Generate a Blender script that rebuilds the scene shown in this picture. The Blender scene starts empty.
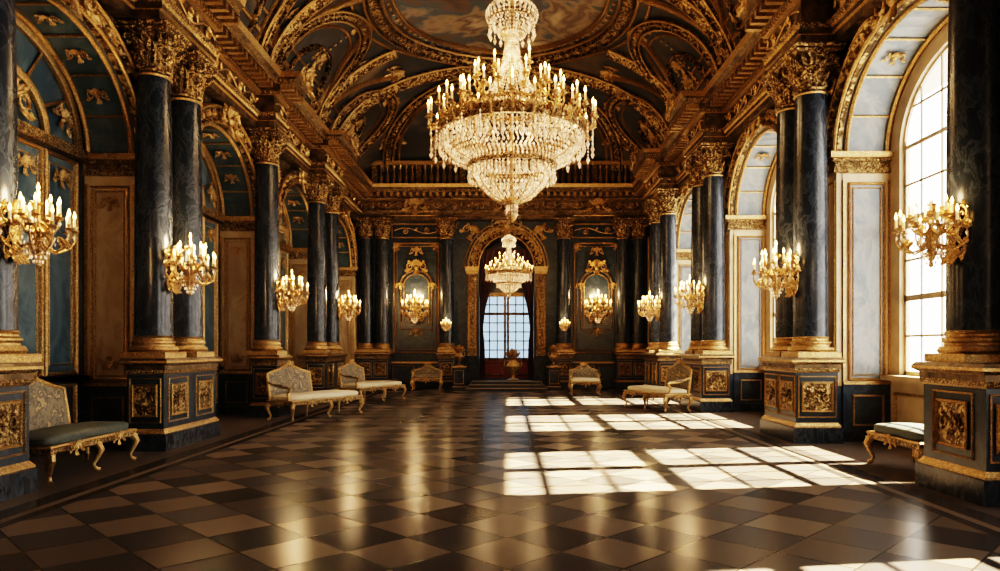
import bpy, math, random
from mathutils import Vector, Matrix
random.seed(7)
pi=math.pi
scn=bpy.context.scene
col=scn.collection
try:
    scn.view_settings.view_transform='Filmic'; scn.view_settings.look='High Contrast'; scn.view_settings.exposure=-0.15
except Exception as e: print('view',e)

# ------------------------------------------------------------------ materials
def nt(name):
    m=bpy.data.materials.new(name); m.use_nodes=True
    t=m.node_tree; b=t.nodes['Principled BSDF']
    return m,t,b
def N(t,typ,**kw):
    n=t.nodes.new(typ)
    for k,v in kw.items():
        if k in n.inputs: n.inputs[k].default_value=v
        else: setattr(n,k,v)
    return n
def ramp(t,stops):
    r=t.nodes.new('ShaderNodeValToRGB')
    e=r.color_ramp.elements
    while len(e)<len(stops): e.new(0.5)
    for i,(p,c) in enumerate(stops):
        e[i].position=p; e[i].color=(c[0],c[1],c[2],1)
    return r
def coords(t,scale=(1,1,1)):
    tc=t.nodes.new('ShaderNodeTexCoord'); mp=t.nodes.new('ShaderNodeMapping')
    mp.inputs['Scale'].default_value=scale
    t.links.new(tc.outputs['Object'],mp.inputs['Vector'])
    return mp.outputs['Vector']
def gold(name,c1,c_shade,vs,bstr,rough,lo=0.08,hi=0.5):
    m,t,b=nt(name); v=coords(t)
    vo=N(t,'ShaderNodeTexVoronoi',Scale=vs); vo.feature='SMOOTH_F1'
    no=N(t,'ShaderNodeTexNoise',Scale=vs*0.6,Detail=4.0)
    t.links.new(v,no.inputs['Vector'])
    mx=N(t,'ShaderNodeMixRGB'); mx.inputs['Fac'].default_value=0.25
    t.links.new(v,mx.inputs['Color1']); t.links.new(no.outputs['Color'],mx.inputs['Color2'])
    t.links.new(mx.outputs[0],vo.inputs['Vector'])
    r=ramp(t,[(lo,c1),(hi,c_shade)])  # dark cell edges paint crevice shade into the gold so it reads as carved
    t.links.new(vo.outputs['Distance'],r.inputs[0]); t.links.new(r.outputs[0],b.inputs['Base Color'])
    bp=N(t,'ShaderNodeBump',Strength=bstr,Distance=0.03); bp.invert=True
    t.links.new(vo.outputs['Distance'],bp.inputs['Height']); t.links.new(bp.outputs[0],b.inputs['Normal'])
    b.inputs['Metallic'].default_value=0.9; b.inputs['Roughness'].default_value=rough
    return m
def marble(name,base,vein,scale=1.5,rough=0.15,stretch=(1,1,1),width=0.04,spec=0.5):
    m,t,b=nt(name); v=coords(t,stretch)
    n1=N(t,'ShaderNodeTexNoise',Scale=scale,Detail=9.0,Roughness=0.65,Distortion=0.6)
    t.links.new(v,n1.inputs['Vector'])
    mid=[a*0.7+c*0.3 for a,c in zip(base,vein)]
    r=ramp(t,[(0.3,base),(0.5-width,mid),(0.5,vein),(0.5+width,base),(0.8,mid)])
    t.links.new(n1.outputs['Fac'],r.inputs[0]); t.links.new(r.outputs[0],b.inputs['Base Color'])
    b.inputs['Roughness'].default_value=rough
    b.inputs['Specular IOR Level'].default_value=spec
    return m
def plain(name,c,rough=0.5,metal=0,noise=0.25,scale=6,bump=0.1):
    m,t,b=nt(name); v=coords(t)
    n=N(t,'ShaderNodeTexNoise',Scale=scale,Detail=5.0); t.links.new(v,n.inputs['Vector'])
    r=ramp(t,[(0.3,[x*(1-noise) for x in c]),(0.7,[min(1,x*(1+noise)) for x in c])])
    t.links.new(n.outputs['Fac'],r.inputs[0]); t.links.new(r.outputs[0],b.inputs['Base Color'])
    if bump:
        bp=N(t,'ShaderNodeBump',Strength=bump,Distance=0.02)
        t.links.new(n.outputs['Fac'],bp.inputs['Height']); t.links.new(bp.outputs[0],b.inputs['Normal'])
    b.inputs['Roughness'].default_value=rough; b.inputs['Metallic'].default_value=metal
    return m
def emis(name,c,s,base=None):
    m,t,b=nt(name)
    b.inputs['Base Color'].default_value=(*(base or c),1); b.inputs['Emission Color'].default_value=(*c,1)
    b.inputs['Emission Strength'].default_value=s
    return m
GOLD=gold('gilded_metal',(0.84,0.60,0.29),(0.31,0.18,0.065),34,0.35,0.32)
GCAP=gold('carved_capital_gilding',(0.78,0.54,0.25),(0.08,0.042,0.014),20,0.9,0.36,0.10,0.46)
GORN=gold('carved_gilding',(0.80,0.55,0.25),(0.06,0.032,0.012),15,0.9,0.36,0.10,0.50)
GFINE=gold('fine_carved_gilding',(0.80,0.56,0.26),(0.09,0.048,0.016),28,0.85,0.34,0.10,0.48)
GDULL=gold('dull_gilt_stone',(0.19,0.128,0.066),(0.045,0.030,0.018),9,0.6,0.5,0.1,0.7)
MBLK=marble('slate_blue_black_marble',(0.010,0.014,0.021),(0.036,0.045,0.058),5.0,0.25,(1.3,1.3,0.6),0.045,0.35)
MNAVY=marble('navy_marble',(0.010,0.018,0.029),(0.030,0.045,0.064),2.4,0.3,(1,1,1),0.04,0.4)
MTEAL=marble('teal_blue_marble',(0.024,0.050,0.074),(0.068,0.105,0.13),1.3,0.3,(1,1,0.6),0.07,0.4)
MPALE=marble('blue_grey_marble',(0.085,0.115,0.14),(0.19,0.205,0.21),1.6,0.32,(1,1,0.6),0.09,0.4)
MTAN=marble('warm_cream_gold_marble',(0.30,0.21,0.12),(0.44,0.34,0.22),1.6,0.32,(1,1,0.5),0.1,0.4)
STONE=plain('warm_cream_stone',(0.46,0.35,0.21),0.45,0,0.2,4,0.08)
WPAINT=plain('cream_window_paint',(0.42,0.33,0.21),0.4)
CREAM=plain('cream_silk',(0.55,0.48,0.36),0.6,0,0.12,18,0.2)
GREEN=plain('dark_green_velvet',(0.035,0.047,0.042),0.7,0,0.3,14,0.2)
RED=plain('crimson_panel',(0.13,0.012,0.015),0.5,0,0.2,5,0.05)
CURT=plain('dark_wine_velvet',(0.07,0.028,0.028),0.8,0,0.3,8,0.1)
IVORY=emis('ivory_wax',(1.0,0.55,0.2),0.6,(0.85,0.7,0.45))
FLAME=emis('candle_flame',(1.0,0.52,0.13),36)
m,t,b=nt('floral_brocade'); v=coords(t)
no=N(t,'ShaderNodeTexNoise',Scale=7.0,Detail=2.0); t.links.new(v,no.inputs['Vector'])
mx=N(t,'ShaderNodeMixRGB'); mx.inputs['Fac'].default_value=0.35; t.links.new(v,mx.inputs[1]); t.links.new(no.outputs['Color'],mx.inputs[2])
vo=N(t,'ShaderNodeTexVoronoi',Scale=10.0); t.links.new(mx.outputs[0],vo.inputs['Vector'])
r=ramp(t,[(0.0,(0.28,0.17,0.07)),(0.28,(0.30,0.22,0.12)),(0.36,(0.045,0.045,0.038)),(0.7,(0.16,0.125,0.08))])
t.links.new(vo.outputs['Distance'],r.inputs[0]); t.links.new(r.outputs[0],b.inputs['Base Color']); b.inputs['Roughness'].default_value=0.7
BROC=m
m,t,b=nt('glowing_cut_crystal')
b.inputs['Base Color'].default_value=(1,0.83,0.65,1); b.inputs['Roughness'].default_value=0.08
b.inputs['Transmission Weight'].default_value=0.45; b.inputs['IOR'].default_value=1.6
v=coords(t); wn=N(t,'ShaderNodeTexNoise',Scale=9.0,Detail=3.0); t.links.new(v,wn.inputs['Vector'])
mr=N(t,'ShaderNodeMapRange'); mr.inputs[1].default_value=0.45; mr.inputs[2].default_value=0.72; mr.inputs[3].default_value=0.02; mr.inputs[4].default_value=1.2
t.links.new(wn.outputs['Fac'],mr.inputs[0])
b.inputs['Emission Color'].default_value=(1,0.64,0.36,1); t.links.new(mr.outputs[0],b.inputs['Emission Strength'])  # patchy glow put into the crystal stands in for candlelit sparkle
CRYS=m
def glass(name,c):
    m=bpy.data.materials.new(name); m.use_nodes=True; t=m.node_tree
    t.nodes.remove(t.nodes['Principled BSDF'])
    tr=N(t,'ShaderNodeBsdfTransparent'); tr.inputs[0].default_value=(*c,1)
    gl=N(t,'ShaderNodeBsdfGlossy'); gl.inputs['Roughness'].default_value=0.05
    mx=N(t,'ShaderNodeMixShader'); mx.inputs[0].default_value=0.06
    t.links.new(tr.outputs[0],mx.inputs[1]); t.links.new(gl.outputs[0],mx.inputs[2])
    t.links.new(mx.outputs[0],t.nodes['Material Output'].inputs[0])
    return m
GLASS=glass('window_glass',(0.97,0.97,0.97)); BGLASS=glass('sky_tint_door_glass',(0.060,0.092,0.13))  # door panes tinted to carry the blue of the sky beyond
m,t,b=nt('painted_fresco'); v=coords(t)
n1=N(t,'ShaderNodeTexNoise',Scale=0.5,Detail=8.0,Distortion=1.0); t.links.new(v,n1.inputs['Vector'])
r=ramp(t,[(0.30,(0.008,0.008,0.009)),(0.46,(0.020,0.015,0.010)),(0.53,(0.013,0.019,0.024)),(0.60,(0.050,0.034,0.020)),(0.72,(0.12,0.088,0.055))])
t.links.new(n1.outputs['Fac'],r.inputs[0]); t.links.new(r.outputs[0],b.inputs['Base Color']); b.inputs['Roughness'].default_value=0.6
FRESCO=m
m,t,b=nt('painted_cloud_fresco'); v=coords(t)
n1=N(t,'ShaderNodeTexNoise',Scale=0.6,Detail=5.0,Distortion=0.5); t.links.new(v,n1.inputs['Vector'])
r=ramp(t,[(0.34,(0.025,0.018,0.012)),(0.43,(0.08,0.048,0.026)),(0.48,(0.032,0.052,0.068)),(0.53,(0.21,0.145,0.085)),(0.58,(0.07,0.042,0.026)),(0.68,(0.34,0.26,0.17))])
t.links.new(n1.outputs['Fac'],r.inputs[0]); t.links.new(r.outputs[0],b.inputs['Base Color']); b.inputs['Roughness'].default_value=0.6
CLOUD=m
# floor : muted diamond tiles, satin polish (diffuse + soft glossy)
m,t,b=nt('polished_marble_floor')
L_=t.links.new
tc=t.nodes.new('ShaderNodeTexCoord')
mp=t.nodes.new('ShaderNodeMapping'); mp.inputs['Rotation'].default_value=(0,0,pi/4); T=0.56
mp.inputs['Scale'].default_value=(1/T,1/T,1/T); mp.inputs['Location'].default_value=(0,0,0.5)
L_(tc.outputs['Object'],mp.inputs['Vector'])
ck=N(t,'ShaderNodeTexChecker',Scale=1.0); ck.inputs['Color1'].default_value=(0.112,0.088,0.069,1); ck.inputs['Color2'].default_value=(0.049,0.044,0.043,1)
L_(mp.outputs[0],ck.inputs['Vector'])
fl=N(t,'ShaderNodeVectorMath',operation='FLOOR'); L_(mp.outputs[0],fl.inputs[0])
fr=N(t,'ShaderNodeVectorMath',operation='FRACTION'); L_(mp.outputs[0],fr.inputs[0])
sp=t.nodes.new('ShaderNodeSeparateXYZ'); L_(fr.outputs[0],sp.inputs[0])
def M2(op,a,b_=None):
    q=t.nodes.new('ShaderNodeMath'); q.operation=op
    for i,x in enumerate((a,b_)):
        if x is None: continue
        if isinstance(x,(int,float)): q.inputs[i].default_value=x
        else: L_(x,q.inputs[i])
    return q.outputs[0]
wn=t.nodes.new('ShaderNodeTexWhiteNoise'); L_(fl.outputs[0],wn.inputs['Vector'])
wr=ramp(t,[(0,(0.55,0.56,0.58)),(0.35,(0.78,0.78,0.79)),(0.7,(1.0,1.0,1.0)),(1,(1.4,1.34,1.26))]); L_(wn.outputs['Value'],wr.inputs[0])
mu=N(t,'ShaderNodeMixRGB',blend_type='MULTIPLY'); mu.inputs[0].default_value=1
L_(ck.outputs[0],mu.inputs[1]); L_(wr.outputs[0],mu.inputs[2])
def edge(o): return M2('GREATER_THAN',M2('ABSOLUTE',M2('SUBTRACT',o,0.5)),0.486)
jn=M2('MAXIMUM',edge(sp.outputs[0]),edge(sp.outputs[1]))
jm=N(t,'ShaderNodeMixRGB'); jm.inputs[2].default_value=(0.020,0.017,0.015,1); L_(jn,jm.inputs[0]); L_(mu.outputs[0],jm.inputs[1])
sx=t.nodes.new('ShaderNodeSeparateXYZ'); L_(tc.outputs['Object'],sx.inputs[0])
ab=M2('ABSOLUTE',M2('ADD',sx.outputs[0],0.16))
br=ramp(t,[(0,(0,0,0)),(4.05/6,(0.022,0.019,0.019)),(4.16/6,(0.12,0.092,0.068)),(4.26/6,(0.03,0.026,0.025)),(4.5/6,(0.075,0.060,0.050))]); br.color_ramp.interpolation='CONSTANT'
L_(M2('DIVIDE',ab,6.0),br.inputs[0])
mx=N(t,'ShaderNodeMixRGB'); L_(M2('GREATER_THAN',ab,4.05),mx.inputs[0]); L_(jm.outputs[0],mx.inputs[1]); L_(br.outputs[0],mx.inputs[2])
t.nodes.remove(b)
df=N(t,'ShaderNodeBsdfDiffuse'); L_(mx.outputs[0],df.inputs['Color'])
gl=N(t,'ShaderNodeBsdfGlossy'); gl.inputs['Roughness'].default_value=0.21; gl.inputs['Color'].default_value=(1,0.97,0.93,1)
lw=t.nodes.new('ShaderNodeLayerWeight'); lw.inputs['Blend'].default_value=0.5
fz=M2('POWER',lw.outputs['Facing'],3.0)
fac=M2('MULTIPLY',M2('ADD',M2('MULTIPLY',fz,0.15),0.03),M2('ADD',M2('MULTIPLY',ck.outputs['Fac'],0.22),0.85))
ms=N(t,'ShaderNodeMixShader'); L_(fac,ms.inputs[0]); L_(df.outputs[0],ms.inputs[1]); L_(gl.outputs[0],ms.inputs[2])
L_(ms.outputs[0],t.nodes['Material Output'].inputs[0])
FLOOR=m

# ------------------------------------------------------------------ mesh builder
class MB:
    def __init__(s): s.v=[];s.f=[];s.m=[];s.mats=[]
    def mi(s,mat):
        if mat not in s.mats: s.mats.append(mat)
        return s.mats.index(mat)
    def add(s,vs,fs,mat,M=None):
        o=len(s.v); k=s.mi(mat)
        if M is None: s.v+= [tuple(v) for v in vs]
        else: s.v+= [tuple(M@Vector(v)) for v in vs]
        for f in fs: s.f.append([i+o for i in f]); s.m.append(k)
    def box(s,c,d,mat,M=None):
        x,y,z=c; a,b_,h=d[0]/2,d[1]/2,d[2]/2
        vs=[(x-a,y-b_,z-h),(x+a,y-b_,z-h),(x+a,y+b_,z-h),(x-a,y+b_,z-h),(x-a,y-b_,z+h),(x+a,y-b_,z+h),(x+a,y+b_,z+h),(x-a,y+b_,z+h)]
        s.add(vs,[(0,3,2,1),(4,5,6,7),(0,1,5,4),(1,2,6,5),(2,3,7,6),(3,0,4,7)],mat,M)
    def lathe(s,prof,mat,seg=20,M=None,a0=0):
        vs=[];fs=[]
        for r,z in prof:
            for i in range(seg):
                a=a0+2*pi*i/seg; vs.append((r*math.cos(a),r*math.sin(a),z))
        for j in range(len(prof)-1):
            for i in range(seg):
                k=(i+1)%seg; fs.append((j*seg+i,j*seg+k,(j+1)*seg+k,(j+1)*seg+i))
        fs.append(tuple(range(seg))[::-1]); n=(len(prof)-1)*seg; fs.append(tuple(range(n,n+seg)))
        s.add(vs,fs,mat,M)
    def rect(s,hx,hy,prof,M=None):
        vs=[]
        for o,z,_ in prof: vs+=[(-hx-o,-hy-o,z),(hx+o,-hy-o,z),(hx+o,hy+o,z),(-hx-o,hy+o,z)]
        for j in range(len(prof)-1):
            q=vs[j*4:j*4+8]
            s.add(q,[(0,1,5,4),(1,2,6,5),(2,3,7,6),(3,0,4,7)],prof[j][2],M)
        s.add(vs[-4:],[(0,1,2,3)],prof[-1][2],M); s.add(vs[:4],[(3,2,1,0)],prof[0][2],M)
    def tube(s,pts,r,mat,seg=6,M=None,closed=False):
        pts=[Vector(p) for p in pts]; n=len(pts); vs=[];fs=[]
        up=None
        for i,p in enumerate(pts):
            if closed: tg=pts[(i+1)%n]-pts[i-1]
            else: tg=pts[min(i+1,n-1)]-pts[max(i-1,0)]
            if tg.length<1e-9: tg=Vector((0,0,1))
            tg.normalize()
            if up is None:
                up=Vector((0,0,1)) if abs(tg.z)<0.9 else Vector((1,0,0))
            a=tg.cross(up)
            if a.length<1e-6: a=tg.orthogonal()
            a.normalize(); b_=a.cross(tg); b_.normalize(); up=b_
            rr=r[i] if isinstance(r,(list,tuple)) else r
            for k in range(seg):
                an=2*pi*k/seg; vs.append(p+a*rr*math.cos(an)+b_*rr*math.sin(an))
        m_=n if closed else n-1
        for i in range(m_):
            j=(i+1)%n
            for k in range(seg):
                l=(k+1)%seg; fs.append((i*seg+k,i*seg+l,j*seg+l,j*seg+k))
        if not closed:
            fs.append(tuple(range(seg))[::-1]); fs.append(tuple(range((n-1)*seg,n*seg)))
        s.add(vs,fs,mat,M)
    def sweep(s,pts,nrm,prof,mat,M=None,closed=False):
        pts=[Vector(p) for p in pts]; n=len(pts); q=len(prof); vs=[];fs=[]
        for i,p in enumerate(pts):
            if closed: tg=pts[(i+1)%n]-pts[i-1]
            else: tg=pts[min(i+1,n-1)]-pts[max(i-1,0)]
            tg.normalize(); nn=Vector(nrm[i]); sd=tg.cross(nn); sd.normalize()
            for a,h in prof: vs.append(p+sd*a+nn*h)
        m_=n if closed else n-1
        for i in range(m_):
            j=(i+1)%n
            for k in range(q-1): fs.append((i*q+k,i*q+k+1,j*q+k+1,j*q+k))
        if not closed:
            fs.append(tuple(range(q))[::-1]); fs.append(tuple(range((n-1)*q,n*q)))
        s.add(vs,fs,mat,M)
    def frame(s,w,h,t_,d,mat,M,cx=0,cy=0):
        prof=[(0,0),(0,d*0.7),(t_*0.25,d),(t_*0.5,d*0.6),(t_*0.8,d*0.8),(t_,0)]
        vs=[];fs=[]
        for o,z in prof:
            a,b_=w/2-o,h/2-o
            vs+=[(cx-a,cy-b_,z),(cx+a,cy-b_,z),(cx+a,cy+b_,z),(cx-a,cy+b_,z)]
        for j in range(len(prof)-1):
            for i in range(4):
                k=(i+1)%4; fs.append((j*4+i,j*4+k,(j+1)*4+k,(j+1)*4+i))
        s.add(vs,fs,mat,M)
    def quad(s,vs,mat,M=None): s.add(vs,[(0,1,2,3)],mat,M)
    def bead(s,p,r,h,mat,M=None):
        x,y,z=p
        s.add([(x,y,z+h),(x+r,y,z),(x,y+r,z),(x-r,y,z),(x,y-r,z),(x,y,z-h)],[(0,1,2),(0,2,3),(0,3,4),(0,4,1),(5,2,1),(5,3,2),(5,4,3),(5,1,4)],mat,M)
    def leaf(s,w,h,curl,mat,M,thick=0.0):
        vs=[];fs=[];n=6
        for j in range(n+1):
            t_=j/n; ww=w*math.sin(pi*(0.18+0.80*t_))*(1+0.22*math.sin(t_*14)); y=h*math.sin(t_*pi*0.55)/math.sin(pi*0.55); z=curl*t_*t_
            vs+=[(-ww/2,y,z-w*0.12),(-ww/4,y,z+w*0.1),(0,y,z),(ww/4,y,z+w*0.1),(ww/2,y,z-w*0.12)]
        for j in range(n):
            for k in range(4): fs.append((j*5+k,j*5+k+1,j*5+k+6,j*5+k+5))
        s.add(vs,fs,mat,M)
    def obj(s,name,parent=None,angle=38,**props):
        me=bpy.data.meshes.new(name); me.from_pydata(s.v,[],s.f)
        for mt in s.mats: me.materials.append(mt)
        me.polygons.foreach_set('material_index',s.m)
        me.update(); me.shade_smooth(); me.set_sharp_from_angle(angle=math.radians(angle))
        o=bpy.data.objects.new(name,me); col.objects.link(o)
        if parent: o.parent=parent
        for k,v in props.items(): o[k]=v
        return o
def T_(x,y,z): return Matrix.Translation((x,y,z))
def RZ(a): return Matrix.Rotation(a,4,'Z')
def RX(a): return Matrix.Rotation(a,4,'X')
def RY(a): return Matrix.Rotation(a,4,'Y')
def PM(o,u,n):
    u=Vector(u);n=Vector(n);v=Vector((0,0,1))
    M=Matrix.Identity(4)
    for i in range(3): M[i][0]=u[i];M[i][1]=v[i];M[i][2]=n[i];M[i][3]=o[i]
    return M
def spiral(cx,cy,r0,turns,a0,dirn=1,n=14,z=0.0):
    return [(cx+r0*(1-0.82*i/n)*math.cos(a0+dirn*2*pi*turns*i/n),cy+r0*(1-0.82*i/n)*math.sin(a0+dirn*2*pi*turns*i/n),z) for i in range(n+1)]
def scrollv(mb,M,s,mat,mirror=1):
    p1=spiral(mirror*0.34*s,0.05*s,0.20*s,1.3,pi/2,-mirror)
    mb.tube([(0,-0.05*s,0.02*s),(mirror*0.12*s,0.16*s,0.04*s)]+[(a,b,0.05*s) for a,b,_ in p1],[0.035*s]*2+[0.04*s*(1-0.5*i/14) for i in range(15)],mat,5,M)
    p2=spiral(mirror*0.55*s,-0.14*s,0.13*s,1.2,pi/2,mirror)
    mb.tube([(mirror*0.3*s,-0.1*s,0.02*s)]+[(a,b,0.04*s) for a,b,_ in p2],[0.03*s]+[0.03*s*(1-0.5*i/14) for i in range(15)],mat,5,M)
    mb.leaf(0.16*s,0.34*s,0.1*s,mat,M@T_(mirror*0.2*s,0.12*s,0.03*s)@RZ(-mirror*0.8))
    mb.leaf(0.14*s,0.3*s,0.08*s,mat,M@T_(mirror*0.35*s,-0.1*s,0.03*s)@RZ(-mirror*1.9))
def rocaille(mb,M,s,mat):
    for i in range(7):
        a=(i-3)*0.33
        mb.leaf(0.13*s,(0.42-0.02*abs(i-3))*s,0.14*s,mat,M@T_(0,0.02*s,0.04*s)@RZ(-a))
    for a in (-0.35,0,0.35): mb.leaf(0.12*s,0.36*s,0.08*s,mat,M@T_(0,-0.05*s,0.03*s)@RZ(pi+a))
    mb.lathe([(0.001,-0.02*s),(0.12*s,0),(0.13*s,0.04*s),(0.08*s,0.11*s),(0.001,0.13*s)],mat,10,M)
    scrollv(mb,M,s,mat,1); scrollv(mb,M,s,mat,-1)
def vine(mb,M,length,h,mat,step=None):
    step=step or h*1.5; n=max(1,int(length/step)); step=length/n
    pts=[]
    for i in range(n*6+1):
        x=i*step/6; pts.append((x,0.28*h*math.sin(pi*x/step),0.02))
    mb.tube(pts,0.045*h,mat,4,M)
    for i in range(n):
        sg=1 if i%2==0 else -1
        p=spiral((i+0.5)*step,-sg*0.06*h,0.32*h,1.4,sg*pi*0.5,-1,12,0.03)
        mb.tube(p,[0.075*h*(1-0.5*j/12) for j in range(13)],mat,4,M)
        mb.lathe([(0.001,0),(0.1*h,0.01),(0.07*h,0.05),(0.001,0.06)],mat,6,M@T_((i+0.5)*step,-sg*0.06*h,0.02))
        mb.leaf(0.2*h,0.36*h,0.05,mat,M@T_((i+0.95)*step,0,0.02)@RZ(-sg*0.6))
trimn=[0]
def struct(mb,name,label,cat,angle=38):
    if name=='trim': trimn[0]+=1; name='trim_%d'%trimn[0]
    return mb.obj(name,None,angle,kind='structure',label=label,category=cat)
def root(name,label,cat,loc,rz=0,group=None):
    o=bpy.data.objects.new(name,None); o.empty_display_size=0.2; col.objects.link(o)
    o.location=loc; o.rotation_euler=(0,0,rz); o['label']=label; o['category']=cat
    if group: o['group']=group
    return o
def copy_tree(r,loc,rz=0,scale=1,label=None):
    def cp(o,par):
        c=o.copy(); col.objects.link(c)
        if par: c.parent=par
        for ch in list(o.children): cp(ch,c)
        return c
    c=cp(r,None); c.location=loc; c.rotation_euler=(0,0,rz); c.scale=(scale,)*3
    if label: c['label']=label
    return c
def link_copy(o,parent,loc,rz=0):
    c=o.copy(); col.objects.link(c); c.parent=parent; c.location=loc; c.rotation_euler=(0,0,rz)
    for ch in list(o.children): link_copy(ch,c,ch.location,ch.rotation_euler[2])
    return c

# ------------------------------------------------------------------ dims
XL=5.72; XR=5.40; TR=0.80
Y0=-4.0; YB=26.6; ZE=6.3; ZV=7.7
HW=1.8; RISE=1.5
LB=[4.0,9.0,14.1,19.1,24.1]; RB=[4.0,9.5,14.9,20.6]
SPR={-1:4.45,1:4.62}
HC=(XR-XL)/2; HWD=(XR+XL)/2

mb=MB(); mb.box((HC,11.8,-0.05),(15,33.6,0.1),FLOOR); struct(mb,'floor','polished marble floor of brown and slate diamond tiles','floor')

def side_wall(s,X,bays,name):
    mb=MB(); rv=MB(); spr=SPR[s]
    edges=[Y0]
    for c in bays: edges+=[c-HW,c+HW]
    edges.append(YB)
    for i in range(0,len(edges),2):
        a,b_=edges[i],edges[i+1]
        mb.quad([(s*X,a,0),(s*X,b_,0),(s*X,b_,ZV+0.05),(s*X,a,ZV+0.05)],GDULL)
    n=24
    for c in bays:
        arc=[(c-HW*math.cos(pi*i/n),spr+RISE*math.sin(pi*i/n)) for i in range(n+1)]
        for i in range(n):
            (a,za),(b_,zb)=arc[i],arc[i+1]
            mb.quad([(s*X,a,za),(s*X,b_,zb),(s*X,b_,ZV+0.05),(s*X,a,ZV+0.05)],GDULL)
            rv.quad([(s*X,a,za),(s*X,b_,zb),(s*(X+TR),b_,zb),(s*(X+TR),a,za)],MPALE if s>0 else MTEAL)
        for y in (c-HW,c+HW): rv.quad([(s*X,y,0),(s*(X+TR),y,0),(s*(X+TR),y,spr),(s*X,y,spr)],STONE)
    struct(mb,name,'tall hall wall with arched bays, dark marble and dull gilding','wall')
    struct(rv,'trim','deep stone arch reveals of the bays','arch reveal')
    for c in bays:
        if c+HW<4.5: continue
        g=MB()
        def band(hw,rs,prof,mat,x=X,sgn=1):
            pts=[(s*x,c-hw*math.cos(pi*i/n),spr+rs*math.sin(pi*i/n)) for i in range(n+1)]
            g.sweep(pts,[(-s*sgn,0,0)]*(n+1),prof,mat)
        w=0.17
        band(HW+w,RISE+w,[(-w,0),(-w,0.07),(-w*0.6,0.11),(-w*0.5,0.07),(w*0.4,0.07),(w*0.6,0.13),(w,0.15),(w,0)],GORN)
        for q in (-w*0.95,w*0.8):
            pts=[(s*(X-0.12),c-(HW+w+q)*math.cos(pi*i/n),spr+(RISE+w+q)*math.sin(pi*i/n)) for i in range(n+1)]
            g.tube(pts,0.03,GOLD,6)
        for k in range(1,20):
            a=pi*k/20
            g.lathe([(0.001,-0.01),(0.07,0.0),(0.05,0.05),(0.001,0.07)],GOLD,7,PM((s*(X-0.07),c-(HW+w)*math.cos(a),spr+(RISE+w)*math.sin(a)),(0,1,0),(-s,0,0)))
        for sg in (-1,1):
            yj=c+sg*(HW+w)
            g.box((s*(X-0.03),yj,spr/2),(0.10,2*w,spr),STONE)
            g.frame(2*w-0.06,spr-1.5,0.04,0.03,GOLD,PM((s*(X-0.08),yj,spr/2+0.35),(0,1,0),(-s,0,0)))
            g.box((s*(X-0.05),yj,0.45),(0.16,2*w+0.04,0.9),MNAVY)
            g.box((s*(X-0.06),yj,0.93),(0.2,2*w+0.06,0.08),GOLD)
        for sg in (-1,1):
            yj=c+sg*(HW+0.13)
            for k,(o,z0,h) in enumerate([(0.03,-0.30,0.08),(0.0,-0.22,0.10),(0.06,-0.12,0.05),(0.11,-0.07,0.09)]):
                g.box((s*(X+TR/2-0.06-o/2),yj,spr+z0+h/2),(TR+0.12+o,0.32+2*o,h),GFINE if k!=3 else GOLD)
            nrm=(0,-sg,0); yy=c+sg*HW
            zc=(0.95+spr-0.42)/2; hh=spr-0.42-0.95
            P=PM((s*(X+TR/2),yy,zc),(1,0,0),nrm)
            g.quad([(-0.27,-hh/2+0.06,0.008),(0.27,-hh/2+0.06,0.008),(0.27,hh/2-0.06,0.008),(-0.27,hh/2-0.06,0.008)],MPALE if s>0 else MTAN,P)
            g.frame(0.60,hh-0.06,0.045,0.04,GOLD,P); g.frame(0.46,hh-0.22,0.022,0.025,GOLD,P)
            if s<0: rocaille(g,P@T_(0,hh/2-0.32,0.01),0.26,GOLD); rocaille(g,P@T_(0,-hh/2+0.32,0.01)@RZ(pi),0.26,GOLD)
            for q in (-1,1): g.box((q*0.37,0,0.015),(0.035,hh,0.04),GOLD,P)
            P=PM((s*(X+TR/2),yy-sg*0.06,0.5),(1,0,0),nrm)
            g.box((s*(X+TR/2),yy-sg*0.02,0.47),(TR,0.08,0.9),MNAVY); g.frame(0.5,0.5,0.03,0.03,GOLD,P)
            g.box((s*(X+TR/2),yy-sg*0.03,0.94),(TR,0.1,0.05),GOLD); g.box((s*(X+TR/2),yy-sg*0.03,0.08),(TR,0.14,0.16),MBLK)
        for xx,rr in ((X+0.06,0.04),(X+TR-0.08,0.045)):
            pts=[(s*xx,c-(HW-0.03)*math.cos(pi*i/n),spr+(RISE-0.03)*math.sin(pi*i/n)) for i in range(n+1)]
            g.tube(pts,rr,GOLD,6)
        for k in range(1,8):
            a=pi*k/8; yy=c-(HW-0.02)*math.cos(a); zz=spr+(RISE-0.02)*math.sin(a)
            g.tube([(s*(X+0.06),yy,zz),(s*(X+TR-0.08),yy,zz)],0.022,GOLD,5)
            a=pi*(k-0.5)/8
            u=Vector((1,0,0)); nn=Vector((0,math.cos(a),-math.sin(a))); v=nn.cross(u)
            M=Matrix.Identity(4); o=(s*(X+TR/2),c-(HW-0.03)*math.cos(a),spr+(RISE-0.03)*math.sin(a))
            for q in range(3): M[q][0]=u[q];M[q][1]=v[q];M[q][2]=nn[q];M[q][3]=o[q]
            if k%2==0 or s<0: rocaille(g,M,0.28,GOLD)
        rocaille(g,PM((s*(X-0.14),c,spr+RISE+0.12),(0,1,0),(-s,0,0)),0.8,GOLD)
        for sg in (-1,1):
            P=PM((s*(X-0.01),c+sg*(HW+0.12),spr+RISE-0.22),(0,1,0),(-s,0,0))
            rocaille(g,P@RZ(sg*0.6),0.62,GOLD)
        struct(g,'trim','gilded arch moulding with carved cartouche and panelled jambs','arch moulding')
side_wall(-1,XL,LB,'wall_left'); side_wall(1,XR,RB,'wall_right')

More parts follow.
